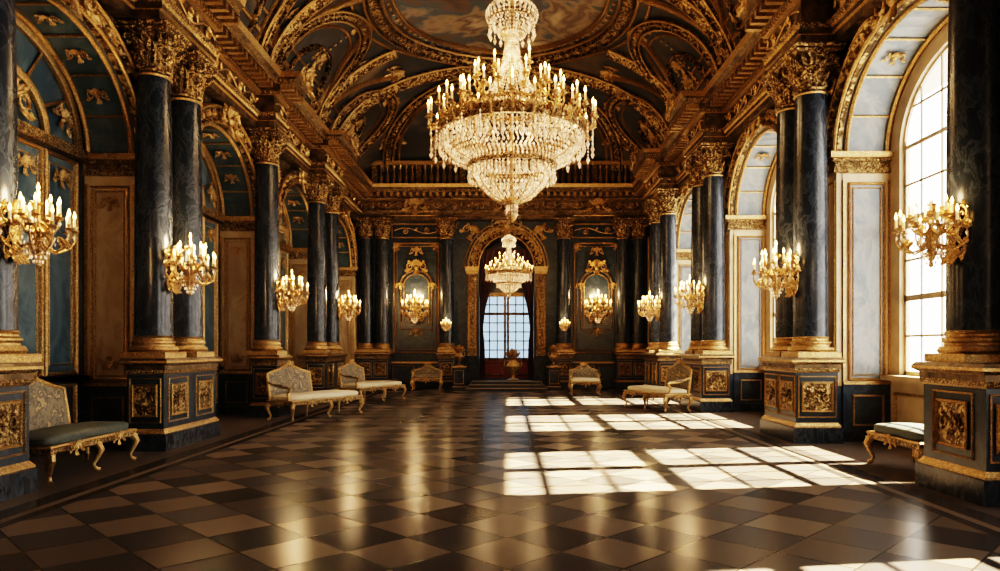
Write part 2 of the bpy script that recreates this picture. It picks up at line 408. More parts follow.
def piers(s,X,bays):
    mb=MB(); ed=[]
    for i in range(len(bays)): ed.append((bays[i]+HW+0.36,(bays[i+1]-HW-0.36) if i+1<len(bays) else YB-0.1))
    for a,b_ in ed:
        w=b_-a; c=(a+b_)/2
        if w<0.3: continue
        mb.box((s*(X-0.02),c,3.2),(0.06,w,6.3),MNAVY)
        mb.frame(w-0.1,4.2,0.07,0.05,GOLD,PM((s*(X-0.05),c,3.6),(0,1,0),(-s,0,0)))
        rocaille(mb,PM((s*(X-0.07),c,5.2),(0,1,0),(-s,0,0)),0.4,GOLD)
    struct(mb,'trim','dark marble pier panels with gold frames','pier panelling')
piers(-1,XL,LB); piers(1,XR,RB)

mb=MB(); mb.quad([(-XL-TR,Y0,0),(-XL-TR,YB,0),(-XL-TR,YB,6.4),(-XL-TR,Y0,6.4)],MNAVY)
n=20
for c in LB:
    if c<5: continue
    for yy in (c-1.18,c-0.40,c+0.40,c+1.18):
        P=PM((-XL-TR+0.01,yy,2.7),(0,1,0),(1,0,0))
        mb.quad([(-0.34,-1.55,0.01),(0.34,-1.55,0.01),(0.34,1.55,0.01),(-0.34,1.55,0.01)],MTEAL,P)
        mb.frame(0.74,3.2,0.06,0.06,GOLD,P); mb.frame(0.54,2.9,0.025,0.03,GOLD,P)
        P=PM((-XL-TR+0.01,yy,0.62),(0,1,0),(1,0,0)); mb.frame(0.72,0.7,0.05,0.05,GOLD,P)
        rocaille(mb,PM((-XL-TR+0.04,yy,3.95),(0,1,0),(1,0,0)),0.34,GOLD)
        mb.box((-XL-TR+0.05,c,1.05),(0.12,3.5,0.07),GOLD)
    mb.box((-XL-TR+0.06,c,4.42),(0.14,3.6,0.16),GFINE)
    mb.box((-XL-TR+0.05,c,2.7),(0.1,0.10,3.4),GFINE)
    for R in (1.55,0.8):
        pts=[(-XL-TR+0.03,c-R*math.cos(pi*i/n),4.5+R*0.85*math.sin(pi*i/n)) for i in range(n+1)]
        mb.sweep(pts,[(1,0,0)]*(n+1),[(-0.06,0),(-0.06,0.06),(0,0.08),(0.06,0.06),(0.06,0)],GOLD)
    for k in range(1,6):
        a=pi*k/6; mb.tube([(-XL-TR+0.04,c-0.8*math.cos(a),4.5+0.68*math.sin(a)),(-XL-TR+0.04,c-1.55*math.cos(a),4.5+1.32*math.sin(a))],0.025,GOLD,5)
    pts=[(-XL-TR+0.015,c-1.5*math.cos(pi*i/n),4.5+1.28*math.sin(pi*i/n)) for i in range(n+1)]
    mb.add(pts,[tuple(range(n+1))],MTEAL)
    rocaille(mb,PM((-XL-TR+0.1,c,4.72),(0,1,0),(1,0,0)),0.7,GOLD)
    for a in (-1,1): rocaille(mb,PM((-XL-TR+0.08,c+a*1.15,4.8),(0,1,0),(1,0,0))@RZ(-a*0.6),0.4,GOLD)
struct(mb,'trim','niche backs with blue teal marble panels in gold frames','niche panelling')

# right windows
wi=0
for c in RB:  # nearest bay is out of view, its window added for the light
    wi+=1; mb=MB(); x=XR+TR; spr=SPR[1]; sill=1.0; SW=0.30
    mb.box((x+0.06,c,sill/2),(0.2,2*HW,sill),STONE)
    for q in (-0.85,0.85): mb.frame(1.5,0.6,0.05,0.04,GOLD,PM((x-0.04,c+q,0.5),(0,1,0),(-1,0,0)))
    mb.box((x-0.04,c,sill+0.03),(0.3,2*HW,0.08),STONE)
    for sg in (-1,1): mb.box((x+0.05,c+sg*(HW-SW/2),(sill+spr)/2),(0.16,SW,spr-sill),STONE)
    pts=[(x,c-(HW-SW/2)*math.cos(pi*i/24),spr+(RISE-SW/2)*math.sin(pi*i/24)) for i in range(25)]
    mb.sweep(pts,[(-1,0,0)]*25,[(-SW/2,-0.08),(-SW/2,0.03),(0,0.06),(SW/2,0.03),(SW/2,-0.08)],STONE)
    fw=HW-SW; fr=RISE-SW
    for k in range(-3,4):
        if abs(k)==3: yy=k/3*(fw-0.03); h=spr+0.1; wd=0.07
        else:
            yy=k*fw/3+ (0.04*(1 if k>0 else -1) if k else 0); h=spr+fr*math.sqrt(max(0,1-(yy/fw)**2)); wd=0.24 if k==0 else 0.032
        mb.box((x+0.045,c+yy,(sill+h)/2),(0.02,wd,h-sill),WPAINT)
        if k==0: mb.box((x+0.02,c,(sill+h)/2),(0.06,0.12,h-sill),STONE)
    z=sill+0.1; k=0; stp=(spr-z)/6
    while z<spr+fr-0.2:
        ww=fw if z<=spr+0.01 else fw*math.sqrt(1-((z-spr)/fr)**2)
        th=0.08 if k==0 else (0.18 if k in(4,) else (0.09 if k==2 else 0.035))
        mb.box((x+0.045,c,z),(0.02,2*ww,th),WPAINT); z+=stp; k+=1
    mb.box((x+0.045,c,spr),(0.03,2*fw,0.06),WPAINT)
    pts=[(x+0.045,c-fw*math.cos(pi*i/24),spr+fr*math.sin(pi*i/24)) for i in range(25)]
    mb.sweep(pts,[(-1,0,0)]*25,[(-0.04,-0.02),(-0.04,0.02),(0.04,0.02),(0.04,-0.02)],WPAINT)
    gp=[(x+0.07,c-fw,sill),(x+0.07,c+fw,sill)]+[(x+0.07,c+fw*math.cos(pi*i/24),spr+fr*math.sin(pi*i/24)) for i in range(25)]
    mb.add(gp,[tuple(range(len(gp)))],GLASS)
    struct(mb,'window_%d'%wi,'tall arched window with cream glazing bars and clear panes','window')
mb=MB(); mb.box((XR+TR+0.96,11.3,6.45),(1.72,31,0.2),STONE); mb.box((XR+TR+1.76,11.3,6.6),(0.16,31,0.35),STONE)  # unseen ledge added so its shadow cuts the sun patches off straight
struct(mb,'trim','unseen stone ledge added outside to shade the arched window tops','shading ledge')

# back wall
mb=MB(); spr=4.55; hw=1.05; rs=1.2; bc=-0.02
for a,b_ in ((-XL,bc-hw),(bc+hw,XR)): mb.quad([(a,YB,0),(b_,YB,0),(b_,YB,ZV+0.2),(a,YB,ZV+0.2)],MNAVY)
n=20; arc=[(bc-hw*math.cos(pi*i/n),spr+rs*math.sin(pi*i/n)) for i in range(n+1)]
for i in range(n):
    (a,za),(b_,zb)=arc[i],arc[i+1]
    mb.quad([(a,YB,za),(b_,YB,zb),(b_,YB,ZV+0.2),(a,YB,ZV+0.2)],MNAVY)
    mb.quad([(a,YB,za),(b_,YB,zb),(b_,YB+1.4,zb),(a,YB+1.4,za)],GDULL)
for x in (bc-hw,bc+hw): mb.quad([(x,YB,0),(x,YB+1.4,0),(x,YB+1.4,spr),(x,YB,spr)],GDULL)
struct(mb,'wall_back','dark marble end wall with central arched doorway','wall')
mb=MB(); mb.quad([(-XL,Y0,0),(XR,Y0,0),(XR,Y0,11.2),(-XL,Y0,11.2)],GDULL); struct(mb,'wall_front','plain gilded stone wall closing the hall','wall')

mb=MB()
w=0.20
pts=[(bc-(hw+w)*math.cos(pi*i/n),YB,spr+(rs+w)*math.sin(pi*i/n)) for i in range(n+1)]
mb.sweep(pts,[(0,-1,0)]*(n+1),[(-w,0),(-w,0.1),(-w*0.5,0.16),(0,0.1),(w*0.5,0.16),(w,0.2),(w,0)],GORN)
for q in (-w,w,w+0.14):
    pts=[(bc-(hw+w+q)*math.cos(pi*i/n),YB-(0.17 if q<=w else 0.04),spr+(rs+w+q)*math.sin(pi*i/n)) for i in range(n+1)]
    mb.tube(pts,0.035,GOLD,6)
for k in range(1,12):
    a=pi*k/12; rocaille(mb,PM((bc-(hw+w)*math.cos(a),YB-0.15,spr+(rs+w)*math.sin(a)),(1,0,0),(0,-1,0))@RZ(pi/2-a),0.36,GOLD)
rocaille(mb,PM((bc,YB-0.24,spr+rs+0.36),(1,0,0),(0,-1,0)),1.1,GOLD)
for sg in (-1,1):
    x=bc+sg*(hw+w+0.05)
    mb.box((x,YB-0.08,spr/2),(0.36,0.22,spr),GFINE)
    mb.frame(0.28,2.8,0.04,0.03,GOLD,PM((x,YB-0.19,2.9),(1,0,0),(0,-1,0)))
    mb.box((x,YB-0.12,spr-0.06),(0.5,0.34,0.16),GOLD); mb.box((x,YB-0.12,spr-0.2),(0.44,0.28,0.1),GOLD); mb.box((x,YB-0.1,0.6),(0.42,0.28,1.2),MBLK)
    rocaille(mb,PM((bc+sg*1.3,YB-0.05,5.85),(1,0,0),(0,-1,0))@RZ(sg*0.5),0.75,GOLD)
    x=bc+sg*3.42; P=PM((x,YB-0.01,3.4),(1,0,0),(0,-1,0))
    mb.frame(1.75,4.2,0.055,0.05,GOLD,P); mb.frame(1.5,3.95,0.025,0.03,GOLD,P)
    fp=[(0.58,-1.2),(0.58,0.55)]+[(0.58*math.cos(a),0.55+0.5*math.sin(a)) for a in [pi*k/12 for k in range(1,12)]]+[(-0.58,0.55),(-0.58,-1.2)]
    mb.tube([(a,b_,0.03) for a,b_ in fp],0.035,GFINE,6,P,closed=True)
    mb.tube([(a*0.82,b_*0.86,0.03) for a,b_ in fp],0.018,GOLD,6,P,closed=True)
    rocaille(mb,P@T_(0,1.15,0.05),0.7,GOLD); rocaille(mb,P@T_(0,1.75,0.05),0.42,GOLD); rocaille(mb,P@T_(0,-1.3,0.05),0.42,GOLD)
    for q in (-1,1):
        rocaille(mb,P@T_(q*0.62,0.45,0.05),0.30,GOLD); rocaille(mb,P@T_(q*0.72,1.9,0.05)@RZ(-q*0.7),0.30,GOLD)
    P=PM((x,YB-0.01,5.95),(1,0,0),(0,-1,0)); mb.frame(1.9,0.55,0.05,0.06,GOLD,P); vine(mb,P@T_(-0.85,0,0.02),1.7,0.38,GOLD)
    mb.box((x,YB-0.05,0.95),(2.1,0.12,0.06),GOLD); mb.box((x,YB-0.04,0.12),(2.1,0.12,0.24),MBLK)
    for q in (-0.5,0.5): mb.frame(0.85,0.55,0.035,0.04,GOLD,PM((x+q,YB-0.01,0.57),(1,0,0),(0,-1,0)))
struct(mb,'trim','gilded panel frames, doorway arch and dado of the end wall','wall moulding')

# door
mb=MB(); yd=YB+1.3
mb.box((bc,yd+0.1,4.68),(2.2,0.05,2.2),MNAVY)
mb.box((bc,yd,3.62),(2.2,0.12,0.16),GOLD)
mb.box((bc,yd+0.02,0.66),(2.2,0.08,0.82),RED)
for sg in (-1,1):
    mb.box((bc+sg*1.02,yd,2.0),(0.08,0.14,3.4),GDULL)
    mb.box((bc+sg*0.06,yd,2.2),(0.09,0.1,2.9),GDULL)
    for k in (1,2): mb.box((bc+sg*(0.06+0.31*k),yd,2.3),(0.04,0.05,2.7),GDULL)
    mb.frame(0.8,0.5,0.05,0.04,GOLD,PM((bc+sg*0.53,yd-0.03,0.66),(1,0,0),(0,-1,0)))
for k in range(8): mb.box((bc,yd,1.06+k*0.36),(2.0,0.05,0.04 if k not in(0,5) else 0.10),GDULL)
mb.quad([(bc-1,yd+0.05,1.02),(bc+1,yd+0.05,1.02),(bc+1,yd+0.05,3.58),(bc-1,yd+0.05,3.58)],BGLASS)
struct(mb,'door_1','glazed double door with crimson lower panels','door')
mb=MB(); mb.box((bc,YB+0.7,0.16),(2.3,1.6,0.32),MBLK)
struct(mb,'trim','raised dark threshold in the doorway','threshold')
for sg in (-1,1):
    mb=MB(); vs=[];fs=[];nu=36;nv=20
    for j in range(nv+1):
        t_=j/nv; z=0.33+(5.3-0.33)*t_; wd=0.18+0.82*max(0,(t_-0.48)/0.52)**1.3+0.05*max(0,1-t_*3)-0.05*math.exp(-((t_-0.38)/0.06)**2)
        for i in range(nu+1):
            u=i/nu; vs.append((bc+sg*(1.03-wd*u),YB+0.25+0.05*math.sin(u*32+t_),z))
    for j in range(nv):
        for i in range(nu): fs.append((j*(nu+1)+i,j*(nu+1)+i+1,(j+1)*(nu+1)+i+1,(j+1)*(nu+1)+i))
    mb.add(vs,fs,CURT)
    mb.obj('curtain',None,80,label='dark wine velvet curtain drawn aside in the doorway',category='curtain')
for k in range(3):
    mb=MB(); w_=2.84-0.16*k; y1=26.3; y0=24.3+0.45*k
    mb.box((bc,(y0+y1)/2,0.05+0.1*k),(w_,y1-y0,0.1),MNAVY)
    mb.box((bc,y0-0.01,0.09+0.1*k),(w_+0.02,0.04,0.02),GOLD)
    mb.obj('step',None,38,label='low black marble step before the doorway',category='step',group='steps before the doorway')

# ------------------------------------------------------------------ entablature
def extr(mb,s,X,prof,y0,y1):
    n_=len(prof)
    for j in range(n_-1):
        p,z,mt=prof[j]; p2,z2,_=prof[j+1]
        mb.quad([(s*(X-p),y0,z),(s*(X-p),y1,z),(s*(X-p2),y1,z2),(s*(X-p2),y0,z2)],mt)
    for y in (y0,y1):
        for j in range(n_-1):
            p,z,mt=prof[j]; p2,z2,_=prof[j+1]
            if abs(z2-z)>1e-6: mb.quad([(s*X,y,z),(s*(X-p),y,z),(s*(X-p2),y,z2),(s*X,y,z2)],mt)
def eprof(o):
    return [(0,6.30,GDULL),(0.28+o,6.30,GDULL),(0.28+o,6.42,GOLD),(0.32+o,6.44,GDULL),(0.32+o,6.54,GFINE),(0.38+o,6.62,GDULL),(0.28+o,6.63,GDULL),(0.28+o,6.98,GOLD),
            (0.36+o,7.0,GFINE),(0.36+o,7.08,GDULL),(0.42+o,7.10,GDULL),(0.42+o,7.2,GDULL),(0.72+o,7.22,GFINE),(0.72+o,7.33,GDULL),(0.80+o,7.38,GOLD),(0.84+o,7.5,GDULL),(0,7.52,GOLD)]
LC=[([7.2],6.5,7.4),([10.6,11.65],10.15,12.1),([15.6],15.15,16.05),([19.7,21.2],19.25,21.65)]
RC=[([7.35],6.6,7.72),([11.35,12.1],10.98,12.45),([16.7,17.7],16.3,18.1),([21.4,22.9],21.0,23.3)]
LX=5.35; RX_=4.92
for s,X,groups,cx in ((-1,XL,LC,LX),(1,XR,RC,RX_)):
    mb=MB(); extr(mb,s,X,eprof(0),Y0,YB)
    o=X-cx+0.30-0.28
    for _,a,b_ in groups:
        extr(mb,s,X,eprof(o),a+0.02,b_-0.02)
        rocaille(mb,PM((s*(X-0.86-o),(a+b_)/2,7.4),(0,1,0),(-s,0,0)),0.7,GOLD)
    y=2.0
    while y<YB:
        ins=any(a<y<b_ for _,a,b_ in groups); q=o if ins else 0
        mb.box((s*(X-0.56-q),y,7.15),(0.28,0.10,0.12),GOLD)
        y+=0.24
    y=2.0
    while y<YB:
        ins=any(a<y<b_ for _,a,b_ in groups); q=o if ins else 0
        mb.box((s*(X-0.38-q),y,7.04),(0.05,0.05,0.07),GOLD); mb.leaf(0.09,0.11,0.03,GOLD,PM((s*(X-0.33-q),y,6.50),(0,1,0),(-s,0,0))); y+=0.1
    ys=[3.0]+[v for g in groups for v in (g[1],g[2])]+[YB-0.3]
    for i in range(len(ys)-1):
        q=o if i%2==1 else 0; a,b_=ys[i]+0.05,ys[i+1]-0.05
        if b_-a<0.3: continue
        vine(mb,PM((s*(X-0.285-q),a,6.8),(0,1,0),(-s,0,0)),b_-a,0.34,GOLD)
    struct(mb,'trim','gilded entablature with carved vine frieze and modillion cornice','entablature')
mb=MB()
pf=eprof(0.25)
for j in range(len(pf)-1):
    p,z,mt=pf[j]; p2,z2,_=pf[j+1]
    mb.quad([(-XL,YB-p,z),(XR,YB-p,z),(XR,YB-p2,z2),(-XL,YB-p2,z2)],mt)
x=-5.2
while x<5.0: mb.box((x,YB-0.81,7.15),(0.1,0.28,0.12),GOLD); x+=0.24
vine(mb,PM((-5.3,YB-0.535,6.8),(1,0,0),(0,-1,0)),10.2,0.34,GOLD)
for x in (-3.4,0,3.4): rocaille(mb,PM((x-0.02,YB-0.62,6.75),(1,0,0),(0,-1,0)),0.75,GOLD)
struct(mb,'trim','gilded entablature across the end wall','entablature')

R=root('balustrade','gilded balustrade of the gallery above the end wall','balustrade',(0,YB-0.35,7.52))
mb=MB(); mb.box((HC,0,0.06),(10.2,0.3,0.12),GOLD); mb.obj('bottom_rail',R)
mb=MB(); mb.box((HC,0,0.86),(10.2,0.3,0.08),GOLD); mb.box((HC,0,0.93),(10.2,0.36,0.06),GOLD); mb.obj('top_rail',R)
mb=MB(); mb.lathe([(0.07,0.12),(0.07,0.16),(0.035,0.2),(0.085,0.34),(0.075,0.42),(0.03,0.6),(0.03,0.68),(0.06,0.74),(0.06,0.83)],GOLD,8)
b0=mb.obj('baluster',R); b0.location=(-4.95+0.235,0,0)
for i in range(2,42):
    if i%7==0: continue
    link_copy(b0,R,(-4.95+i*0.235,0,0))
mb=MB(); mb.box((0,0,0.48),(0.2,0.24,0.72),GFINE); p0=mb.obj('rail_post',R); p0.location=(-4.95,0,0)
for i in range(1,7): link_copy(p0,R,(-4.95+i*7*0.235 if i<6 else 4.75,0,0))

# ------------------------------------------------------------------ ceiling vault
RZV=3.2
def vz(x,y):
    u=min(0.9995,abs((x-HC)/HWD)); w_=min(0.9995,max(0,(y-20.5)/(YB-20.5+0.02)))
    return ZV+RZV*math.sqrt(1-u**2.2)*math.sqrt(1-w_**2.3)
def vp(x,y):
    x=max(HC-HWD*0.985,min(HC+HWD*0.985,x)); y=min(y,26.45)
    e=0.02; z=vz(x,y); dx=(vz(x+e,y)-vz(x-e,y))/(2*e); dy=(vz(x,y+e)-vz(x,y-e))/(2*e)
    n_=Vector((dx,dy,-1)).normalized(); return Vector((x,y,z)),n_
mb=MB(); vs=[];nu=60
ys=[Y0+(20.5-Y0)*i/50 for i in range(50)]+[20.5+(YB-20.5)*math.sin(pi/2*i/24) for i in range(25)]
for y in ys:
    for i in range(nu+1):
        x=HC+HWD*math.sin(pi/2*(2*i/nu-1)); vs.append((x,y,vz(x,y) if (0<i<nu and y<YB-1e-4) else ZV))
gfs=[[],[]]
for j in range(len(ys)-1):
    for i in range(nu):
        xm=HC+HWD*math.sin(pi/2*(2*(i+.5)/nu-1)); ym=(ys[j]+ys[j+1])/2
        ino=((xm-HC)/3.3)**2+((ym-18.2)/4.3)**2<1 or ((xm-HC)/3.3)**2+((ym-8.6)/4.3)**2<1
        gfs[1 if ino else 0].append((j*(nu+1)+i,j*(nu+1)+i+1,(j+1)*(nu+1)+i+1,(j+1)*(nu+1)+i))
mb.v+=vs
for k,mt in ((0,FRESCO),(1,CLOUD)):
    q=mb.mi(mt)
    for f in gfs[k]: mb.f.append(list(f)); mb.m.append(q)
struct(mb,'ceiling','painted coved vault with dark clouded frescoes','ceiling',80)
def vband(mb,path,w,h,mat,closed=False):
    P=[];Nn=[]
    for x,y in path:
        p,n_=vp(x,y); P.append(p);Nn.append(n_)
    mb.sweep(P,Nn,[(-w,-0.05),(-w,h*0.7),(-w*0.75,h),(-w*0.6,h*0.6),(-w*0.4,h*0.5),(w*0.4,h*0.5),(w*0.6,h*0.6),(w*0.75,h),(w,h*0.7),(w,-0.05)],mat,closed=closed)
def vedge(mb,path,off,r,closed=False):
    pts=[]; n_=len(path)
    for i,(x,y) in enumerate(path):
        a=path[(i+1)%n_] if closed else path[min(i+1,n_-1)]; b_=path[i-1] if (closed or i>0) else path[0]
        dx,dy=a[0]-b_[0],a[1]-b_[1]; L=math.hypot(dx,dy) or 1
        p,nn=vp(x-dy/L*off,y+dx/L*off); pts.append(p+nn*0.10)
    mb.tube(pts,r,GOLD,6,closed=closed)
def vframe(x,y):
    p,n_=vp(x,y); u=Vector((0,1,0)) if abs(x-HC)>2.5 and y<24 else Vector((1,0,0))
    u=(u-n_*u.dot(n_)).normalized(); v=n_.cross(u)
    if v.z<0: v=-v
    M=Matrix.Identity(4)
    for i in range(3): M[i][0]=u[i];M[i][1]=v[i];M[i][2]=n_[i];M[i][3]=p[i]
    return M
def vorn(mb,x,y,s,rot=0): rocaille(mb,vframe(x,y)@RZ(rot),s,GOLD)
def vbeads(mb,path,r,step):
    last=None
    for x,y in path:
        p,n_=vp(x,y)
        if last is None or (p-last).length>=step:
            mb.lathe([(r,-0.02),(r*0.9,r*0.5),(0.001,r)],GOLD,6,Matrix.Translation(p+n_*0.03)@n_.to_track_quat('Z','Y').to_matrix().to_4x4()); last=p
def oval(cx,cy,a,b_,n_=72): return [(cx+a*math.cos(2*pi*i/n_),cy+b_*math.sin(2*pi*i/n_)) for i in range(n_)]
mb=MB()
for cy in (18.2,8.6):
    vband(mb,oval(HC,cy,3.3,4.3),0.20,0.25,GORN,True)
    vedge(mb,oval(HC,cy,3.3,4.3),0.22,0.045,True); vedge(mb,oval(HC,cy,3.3,4.3),-0.22,0.045,True)
    vband(mb,oval(HC,cy,2.80,3.75),0.05,0.12,GOLD,True)
    vbeads(mb,oval(HC,cy,2.95,3.9,160),0.05,0.16)
    vband(mb,oval(HC,cy,3.80,4.7),0.05,0.08,GOLD,True)
    for k in range(12):
        a=2*pi*k/12+0.26; vorn(mb,HC+3.3*math.cos(a),cy+4.3*math.sin(a),0.55)
struct(mb,'trim','great oval gilded frames on the ceiling','ceiling moulding')
mb=MB()
for y in (3.2,13.4,22.9):
    xs=[HC+HWD*0.985*math.sin(pi/2*(i/30-1)) for i in range(61)]
    vband(mb,[(x,y) for x in xs],0.20,0.20,GORN)
    for q in (-0.24,0.24): vedge(mb,[(x,y) for x in xs],q,0.038)
for y in (6.7,9.0,11.4,14.1,16.6,18.8,20.9):
    main=y in (6.7,11.4,16.6,20.9)
    for s in (-1,1):
        xs=[HC+s*(HWD*0.985*math.cos(i/18*0.95)) for i in range(19)]
        if main:
            vband(mb,[(x,y) for x in xs],0.16,0.17,GORN)
            for q in (-0.20,0.20): vedge(mb,[(x,y) for x in xs],q,0.038)
            for sc,uu in ((0.7,0.88),(0.9,0.96),(0.55,0.74)): vorn(mb,HC+s*HWD*uu,y,sc)
        else: vbeads(mb,[(HC+s*(HWD*0.985*math.cos(i/90*0.80)),y) for i in range(91)],0.045,0.16)
for s in (-1,1):
    for uu,wd in ((0.965,0.06),(0.93,0.03)):
        vband(mb,[(HC+s*HWD*uu,3+i*0.5) for i in range(40)],wd,0.08,GOLD)
struct(mb,'trim','carved gilded ribs of the vault','ceiling moulding')
mb=MB()
for s,cs in ((-1,[9.0,14.0,18.8,23.6]),(1,[9.2,14.4,19.3,23.9])):
    for c in cs:
        hwl=1.9 if c<23 else 1.5
        for k,(w_,d_,f_) in enumerate(((0,0.12,0.16),(0.30,0.03,0.07),(0.75,0.06,0.11))):
            pth=[]
            for i in range(31):
                a=pi*i/30; pth.append((HC+s*(HWD*0.985-(1.75-w_*1.3)*math.sin(a)),c-(hwl-w_)*math.cos(a)))
            vband(mb,pth,d_,f_,GORN if k%2==0 else GOLD)
            if k==0:
                for q in (-0.15,0.15): vedge(mb,pth,q,0.034)
        vorn(mb,HC+s*(HWD*0.985-1.7),c,0.7); vorn(mb,HC+s*(HWD*0.985-0.55),c,0.6); vorn(mb,HC+s*(HWD*0.985-0.2),c,0.85)
for k,(a_,b_,w_) in enumerate(((4.3,3.2,0.16),(3.9,2.85,0.04),(2.5,2.3,0.09),(2.25,2.08,0.03))):
    pth=[(HC-a_*math.cos(pi*i/40),26.45-b_*math.sin(pi*i/40)) for i in range(41)]
    vband(mb,pth,w_,0.20 if k==0 else 0.11,GORN if k%2==0 else GOLD)
    if k in (0,2):
        for q in (-w_-0.03,w_+0.03): vedge(mb,pth,q,0.038)
for x,y,q in ((0,23.3,1.1),(-2.9,24.2,0.8),(2.7,24.2,0.8),(-4.2,25.6,0.8),(4.0,25.6,0.8),(-3.6,22.2,0.8),(3.3,22.2,0.8)): vorn(mb,x,y,q)
for s in (-1,1):
    for (ya,yb) in ((11.4,14.2),(16.6,13.6),(16.6,17.5),(20.9,18.9),(20.9,22.4)):
        pth=[]
        for i in range(16):
            t_=i/15; pth.append((HC+s*(HWD*0.98*math.cos(t_*0.9)),ya+(yb-ya)*t_**1.6))
        vband(mb,pth,0.06,0.12,GOLD)
struct(mb,'trim','gilded lunette arches and scrollwork of the coved ceiling','ceiling moulding')

# ------------------------------------------------------------------ columns
def build_column(loc,label):
    R=root('column',label,'column',loc,0,'black marble columns of the hall')
    mb=MB()
    mb.rect(0.34,0.34,[(0,0,GOLD),(0,0.08,GOLD),(-0.01,0.09,GOLD)])
    mb.lathe([(0.33,0.085),(0.355,0.12),(0.33,0.165),(0.29,0.175),(0.285,0.20),(0.31,0.225),(0.31,0.245),(0.275,0.27),(0.27,0.30)],GOLD,28)
    mb.obj('column_base',R)
    mb=MB(); mb.lathe([(0.268,0.29),(0.268,0.5),(0.266,1.5),(0.26,2.6),(0.245,3.6),(0.232,4.26)],MBLK,32)
    for zz in (0.31,4.22): mb.lathe([(0.27 if zz<1 else 0.25,zz-0.02),(0.29 if zz<1 else 0.265,zz),(0.27 if zz<1 else 0.25,zz+0.02)],GOLD,28)
    mb.obj('shaft',R)
    mb=MB(); z0=4.26
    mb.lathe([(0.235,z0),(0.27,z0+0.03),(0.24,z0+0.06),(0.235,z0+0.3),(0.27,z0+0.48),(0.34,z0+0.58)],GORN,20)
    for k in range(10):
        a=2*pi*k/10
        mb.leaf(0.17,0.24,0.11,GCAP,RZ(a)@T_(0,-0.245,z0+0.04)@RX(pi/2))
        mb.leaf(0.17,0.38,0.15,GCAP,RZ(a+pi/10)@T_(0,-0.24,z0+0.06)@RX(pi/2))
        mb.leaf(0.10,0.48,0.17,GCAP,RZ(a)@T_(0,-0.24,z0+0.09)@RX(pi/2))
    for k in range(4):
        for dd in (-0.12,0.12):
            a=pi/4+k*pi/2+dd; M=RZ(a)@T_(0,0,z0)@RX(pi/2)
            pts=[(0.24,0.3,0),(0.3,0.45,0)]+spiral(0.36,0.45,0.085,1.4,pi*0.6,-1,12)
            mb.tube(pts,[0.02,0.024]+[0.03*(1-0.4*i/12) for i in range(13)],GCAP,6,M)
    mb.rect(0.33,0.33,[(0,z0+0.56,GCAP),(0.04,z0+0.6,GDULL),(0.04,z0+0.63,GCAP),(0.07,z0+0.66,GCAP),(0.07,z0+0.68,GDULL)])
    for k in range(4):
        for q in (-0.9,0,0.9): mb.leaf(0.09,0.14,0.05,GCAP,RZ(k*pi/2)@T_(0,-0.36,z0+0.5)@RX(pi/2)@RZ(q))
    mb.obj('capital',R)
    return R
PH=1.352
C0=build_column((-LX,10.6,PH),'polished black marble column with gilded capital and base')
for s,groups,cx in ((-1,LC,LX),(1,RC,RX_)):
    for ys_,_,_ in groups:
        for y in ys_:
            if s==-1 and y==10.6: continue
            copy_tree(C0,(s*cx,y,PH))
BX=[-5.26,-4.66,-2.24,2.12,4.35,4.9]
for x in BX: copy_tree(C0,(x,26.12,PH),label='black marble column with gilded capital against the end wall')
def pedestal(cx,cy,hx,hy,faces,label):
    R=root('pedestal',label,'pedestal',(cx,cy,0),0,'marble pedestals of the hall')
    mb=MB(); a=-0.06
    mb.rect(hx,hy,[(0.0,0,MBLK),(0,0.24,MBLK),(-0.02,0.25,GOLD),(-0.02,0.27,GOLD),(a,0.32,MNAVY),(a,1.11,GOLD),(a+0.02,1.13,GFINE),(-0.03,1.18,GDULL),(-0.03,1.24,GFINE),(0.03,1.28,GOLD),(0.03,1.31,GDULL),(0.0,1.35,MNAVY)])
    mb.obj('pedestal_body',R)
    for (u,n_,half,off,cnt) in faces(hx+a,hy+a):
        for k in range(cnt):
            mb=MB(); w_=2*half/cnt; q=-half+w_*(k+0.5)
            o=Vector(off)+Vector(u)*q+Vector((0,0,0.73)); P=PM(o,u,n_)
            ww=min(w_-0.16,0.50)
            mb.box((0,0,0.005),(ww,0.48,0.02),GCAP,P); mb.frame(ww,0.48,0.035,0.035,GOLD,P); rocaille(mb,P@T_(0,0,0.01),min(ww,0.5)*0.6,GCAP)
            mb.frame(min(w_-0.06,ww+0.14),0.66,0.02,0.02,GOLD,P)
            mb.obj('relief_panel',R)
for s,groups,X,xi in ((-1,LC,XL,4.95),(1,RC,XR,4.5)):
    for ys_,a,b_ in groups:
        xo=X-0.12; hx=(xo-xi)/2; cx=s*(xi+xo)/2; hy=(b_-a)/2
        cnt=2 if hy>0.6 else 1
        pedestal(cx,(a+b_)/2,hx,hy,lambda A,B,s=s,cnt=cnt:[((0,1,0),(-s,0,0),B,(-s*A,0,0),cnt),((1,0,0),(0,-1,0),A,(0,-B,0),1)],'dark marble pedestal with carved gold relief panels')
for x0,x1 in ((-5.6,-4.32),(-2.6,-1.88),(1.76,2.48),(4.0,5.28)):
    pedestal((x0+x1)/2,26.12,(x1-x0)/2,0.36,lambda A,B:[((1,0,0),(0,-1,0),A,(0,-B,0),2 if A>0.5 else 1)],'dark marble pedestal with gold panels against the end wall')

